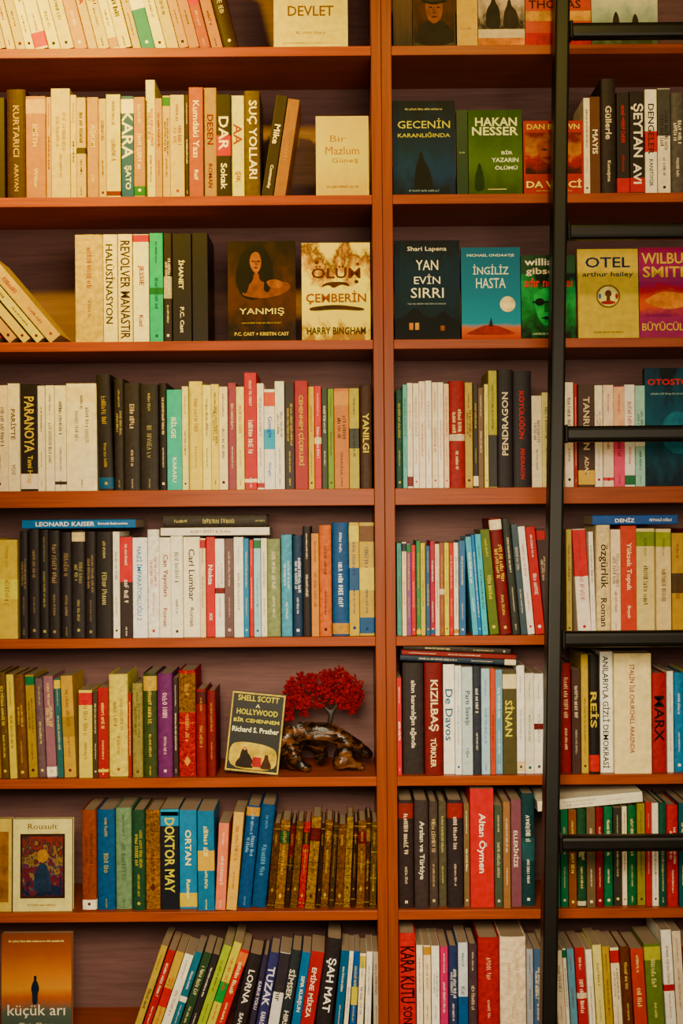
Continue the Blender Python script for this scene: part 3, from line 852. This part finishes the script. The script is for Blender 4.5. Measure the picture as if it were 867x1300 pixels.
# ================= FURNITURE ==================
DEP=.25
def bookcase(xl,xr,label):
    e=bpy.data.objects.new('bookcase',None); col.objects.link(e); tag(e,label,'bookcase','bookcases')
    tp=.0205; zt=ZS[0]+.36; e.location=((xl+xr)/2,0,0)
    def bx(nm,b,m,bev=.0012):
        o=box(nm,b,m,e,bev); o.location.x-=(xl+xr)/2; return o
    bx('side_panel',(xl,xl+tp,0,DEP,0,zt),M_WV); bx('side_panel',(xr-tp,xr,0,DEP,0,zt),M_WV)
    bx('back_panel',(xl+tp,xr-tp,DEP-.008,DEP,.02,zt),M_WB,0)
    for i,z in enumerate(ZS):
        th=.034 if i==3 else .0195
        bx('shelf',(xl+tp+.0002,xr-tp-.0002,.001,DEP-.0085,z-th,z),M_WH)
    bx('top_board',(xl+tp+.0002,xr-tp-.0002,0,DEP-.0085,zt-.022,zt),M_WH)
    bx('plinth',(xl+tp+.0002,xr-tp-.0002,.015,.03,0,ZS[7]-.02),M_WH)
xm=P(488.5,650)[0]
xl=P(-125,650)[0]; xr=P(1010,650)[0]
bookcase(xl,xm-.0003,'tall mahogany bookcase packed with books, against the wall')
bookcase(xm+.0003,xr,'tall mahogany bookcase behind a black ladder')

# ladder
lad=bpy.data.objects.new('library_ladder',None); col.objects.link(lad)
tag(lad,'black steel library ladder leaning against the bookcase','ladder')
def lpt(px,py,y): x,z=P(px,py,y); return Vector((x,y,z))
ytop,ybot=-.055,-.20
def yat(py): return ytop+(ybot-ytop)*(py+150)/(1540)
a=lpt(714.5,-150,yat(-150)); b=lpt(694.5,1388,yat(1388)); b.z=max(b.z,0.002)
off=Vector((.44,0,0))
lad.location=(b.x+.22,b.y,0)
def bar(nm,p,q,w,d,bev,parent=lad):
    ax=(q-p); L=ax.length; ax.normalize()
    vs=[];fs=[];boxdata((-w/2,w/2,-d/2,d/2,0,L),vs,fs)
    o=mkobj(nm,mkmesh(nm,vs,fs),M_IRON,parent)
    rot=Vector((0,0,1)).rotation_difference(ax)
    o.rotation_mode='QUATERNION'; o.rotation_quaternion=rot; o.location=p-lad.location
    md=o.modifiers.new('bevel','BEVEL'); md.width=bev; md.segments=3
    return o
for k in (0,1):
    bar('side_rail',b+off*k,a+off*k,.0285,.05,.005)
for py in (40.5,295,551.5,811.5,1070.5,1328):
    t=(py+150)/1538; c=a.lerp(b,t)
    xx,zz=P(713-py*.0135,py,c.y); c=Vector((c.x,c.y,zz))
    p=c+Vector((.0145,0,-.0)); q=c+off-Vector((.0145,0,0))
    o=bar('rung',p,q,.032,.028,.009)
    for e_,s_ in ((p,1),(q,-1)):
        vs=[];fs=[]
        boxdata((-.0035,.0035,-.02,.02,-.018,.018),vs,fs)
        w=mkobj('bracket',mkmesh('bracket',vs,fs),M_IRON,lad); w.location=e_+Vector((.0036*s_,0,0))-lad.location
        md=w.modifiers.new('bevel','BEVEL'); md.width=.003; md.segments=2

# ---------------- bonsai ornament ----------------
bon=bpy.data.objects.new('bonsai_ornament',None); col.objects.link(bon)
bx0=P(402,986,.07)[0]; bz0=ZS[5]; bon.location=(bx0,.075,bz0+.003)
tag(bon,'small red-leaved bonsai tree on a gnarled driftwood base','ornament')
def BL(px,py,y=0):
    x,z=P(px,py,.075); return (x-bx0,y,z-bz0)
m,n,l,bs=mat('varnished_driftwood')
tc=n.new('ShaderNodeTexCoord'); mp=n.new('ShaderNodeMapping'); mp.inputs['Scale'].default_value=(18,45,45); l.new(tc.outputs['Object'],mp.inputs[0])
t=n.new('ShaderNodeTexNoise'); t.inputs['Scale'].default_value=1; t.inputs['Detail'].default_value=6; t.inputs['Distortion'].default_value=1.6
l.new(mp.outputs[0],t.inputs['Vector']); rr=n.new('ShaderNodeValToRGB'); rr.color_ramp.elements[0].position=.48; rr.color_ramp.elements[1].position=.82
rr.color_ramp.elements[0].color=(.007,.003,.001,1); rr.color_ramp.elements[1].color=(.24,.075,.005,1)
l.new(t.outputs[0],rr.inputs[0]); l.new(rr.outputs[0],bs.inputs['Base Color']); bs.inputs['Roughness'].default_value=.28; bs.inputs['Specular IOR Level'].default_value=.3
bp=n.new('ShaderNodeBump'); bp.inputs['Strength'].default_value=.7; bp.inputs['Distance'].default_value=.005; l.new(t.outputs[0],bp.inputs['Height']); l.new(bp.outputs[0],bs.inputs['Normal'])
M_DW=m
def skin(name,chains,parent,m,disp=0,sub=2):
    vs=[];es=[];rad=[];idx={}
    for ch in chains:
        prev=None
        for (p,r) in ch:
            k=tuple(round(q,5) for q in p)
            if k not in idx: idx[k]=len(vs); vs.append(p); rad.append(r)
            i=idx[k]
            if prev is not None and prev!=i: es.append((prev,i))
            prev=i
    me=bpy.data.meshes.new(name); me.from_pydata(vs,es,[]); me.update()
    o=bpy.data.objects.new(name,me); o.parent=parent; col.objects.link(o)
    md=o.modifiers.new('skin','SKIN'); md.use_smooth_shade=True
    for i,r in enumerate(rad): me.skin_vertices[0].data[i].radius=(r,r)
    me.skin_vertices[0].data[0].use_root=True
    me.materials.append(m)
    s=o.modifiers.new('sub','SUBSURF'); s.levels=sub; s.render_levels=sub
    if disp:
        tx=bpy.data.textures.new('gnarl','CLOUDS'); tx.noise_scale=.022; tx.noise_depth=2
        d=o.modifiers.new('disp','DISPLACE'); d.texture=tx; d.strength=disp; d.texture_coords='LOCAL'; d.mid_level=.5
    return o
n0=BL(337,950,.0);A=BL(353,943,-.006);Bp=BL(374,935,.004);top=BL(398,928,-.004);Cc=BL(422,931,.004);Dd=BL(442,942,-.004);Ee=BL(459,954,0);Ff=BL(473,963,.0)
G=BL(366,958,-.014); H2=BL(398,948,.012); K=BL(437,960,-.012)
ch=[[(BL(325,957,0),.005),(n0,.014),(A,.021),(Bp,.023),(top,.020),(Cc,.021),(Dd,.021),(Ee,.015),(Ff,.006)],
[(A,.021),(BL(343,961,-.018),.016),(BL(333,973,-.024),.009)],
[(Bp,.023),(G,.023),(BL(380,970,-.018),.016),(BL(394,976,-.02),.008)],
[(G,.023),(BL(354,972,.01),.012)],
[(top,.020),(H2,.018),(BL(410,962,.014),.016),(BL(404,974,.02),.010)],
[(Dd,.021),(K,.020),(BL(424,972,-.022),.012)],
[(K,.020),(BL(450,971,-.014),.012),(BL(464,976,-.014),.006)]]
skin('driftwood_base',ch,bon,M_DW,.011,3)
M_TR=flatmat('bonsai_bark','1c0c06',.6)
b0=BL(418,922,0);b1=BL(421,907,-.004);b2=BL(408,896,0);b3=BL(430,893,.005)
tops=[BL(384,888,.0),BL(398,876,.012),BL(422,872,-.008),BL(440,876,.01),BL(450,888,-.005),BL(372,902,-.008)]
chains=[[(b0,.006),(b1,.0045),(b2,.0032),(tops[0],.0016)],[(b2,.0032),(tops[1],.0014)],[(b1,.0045),(b3,.003),(tops[3],.0014)],[(b3,.003),(tops[4],.0014)],[(b3,.003),(tops[2],.0014)],[(tops[0],.0016),(tops[5],.0012)]]
skin('trunk',chains,bon,M_TR,0,1)
M_LF=flatmat('red_leaves','900410',.85,0,.3,1.35,45,.03)
vs=[];fs=[];rg=random.Random(11)
for cx,cy,rx,ry,cnt in [(374,877,13,15,210),(394,867,11,11,130),(419,863,12,10,140),(440,870,14,13,200),(453,888,9,12,90),(366,897,8,13,95),(386,892,13,10,110),(438,892,14,9,110),(408,880,13,11,100),(366,912,6,6,36),(424,882,13,10,110),(448,903,7,5,26),(402,895,10,6,40),(385,907,7,5,22),(432,853,6,5,20),(382,860,6,5,20),(409,857,5,4,12),(457,874,6,6,20)]:
    for k in range(cnt):
        an=rg.uniform(0,6.28);q=rg.random()**.6*rg.uniform(.8,1.15)
        c=Vector(BL(cx+rx*q*math.cos(an),cy+ry*q*math.sin(an),rg.uniform(-.034,.03)))
        Q=Matrix.Rotation(rg.uniform(0,6.28),3,'Y')@Matrix.Rotation(rg.uniform(-1.2,1.2),3,'X')@Matrix.Rotation(rg.uniform(-.8,.8),3,'Z')
        s=rg.uniform(.0035,.0072); i=len(vs); nl=rg.randint(5,7)
        for a_ in range(nl*2):
            rd=rg.uniform(.75,1.1) if a_%2==0 else rg.uniform(.4,.6); an=math.pi*a_/nl
            vs.append(tuple(c+Q@Vector((s*rd*math.cos(an),rg.uniform(-.0012,.0012),s*rd*math.sin(an)*.8))))
        vs.append(tuple(c+Q@Vector((0,-.001,0)))); ci=len(vs)-1
        for a_ in range(nl*2): fs.append((i+a_,i+(a_+1)%(nl*2),ci))
mkobj('foliage',mkmesh('foliage',vs,fs),M_LF,bon)

# ---------------- room shell ----------------
def struct(nm,b,m):
    o=box(nm,b,m); o['kind']='structure'; return o
struct('floor',(-3,3,-4.5,.36,-.05,0),M_FLOOR)
struct('wall_back',(-3,3,.26,.36,0,2.9),M_WALL)
struct('ceiling',(-3,3,-4.5,.36,2.9,2.95),M_CEIL)

# ---------------- lights ----------------
def spot(loc,tgt,e,c,ang,blend=.8,r=.06):
    d=bpy.data.lights.new('downlight_or_fill','SPOT'); d.energy=e; d.color=c; d.spot_size=math.radians(ang); d.spot_blend=blend; d.shadow_soft_size=r
    o=bpy.data.objects.new('downlight_or_fill',d); col.objects.link(o); o.location=loc
    o.rotation_euler=(Vector(tgt)-Vector(loc)).to_track_quat('-Z','Y').to_euler()
def area(loc,tgt,e,c,sx,sy):
    d=bpy.data.lights.new('room_fill','AREA'); d.shape='RECTANGLE'; d.size=sx; d.size_y=sy; d.energy=e; d.color=c
    o=bpy.data.objects.new('room_fill',d); col.objects.link(o); o.location=loc
    o.rotation_euler=(Vector(tgt)-Vector(loc)).to_track_quat('-Z','Y').to_euler()
spot((-.75,-1.25,2.55),(-.52,.0,2.04),340,(1,.66,.0),56,1.0)
spot((.35,-1.3,2.6),(.35,.0,2.0),72,(1,.72,.12),52,1.0)
spot((-.15,-2.4,1.45),(-.05,.0,.68),380,(1,.80,.50),44,.9,.3)  # added mid-height fill from the front to brighten the lower shelves, no fitting
area((.5,-2.9,1.6),(0.2,0,.9),60,(1,.80,.50),1.4,.9)  # added frontal fill panel standing in for room ambient, not a lamp
w=bpy.data.worlds.new('world'); scn.world=w; w.use_nodes=True
bg=w.node_tree.nodes['Background']; bg.inputs[0].default_value=(1,.80,.58,1); bg.inputs[1].default_value=.17

cam=bpy.data.cameras.new('camera'); co=bpy.data.objects.new('camera',cam); col.objects.link(co)
cam.sensor_fit='VERTICAL'; cam.sensor_height=36; cam.lens=36*D/(1300*S)
co.matrix_world=Matrix.Translation((0,-D,ZC))@Matrix.Rotation(math.pi/2,4,'X')@Matrix.Rotation(-ROLL,4,'Z')
scn.camera=co
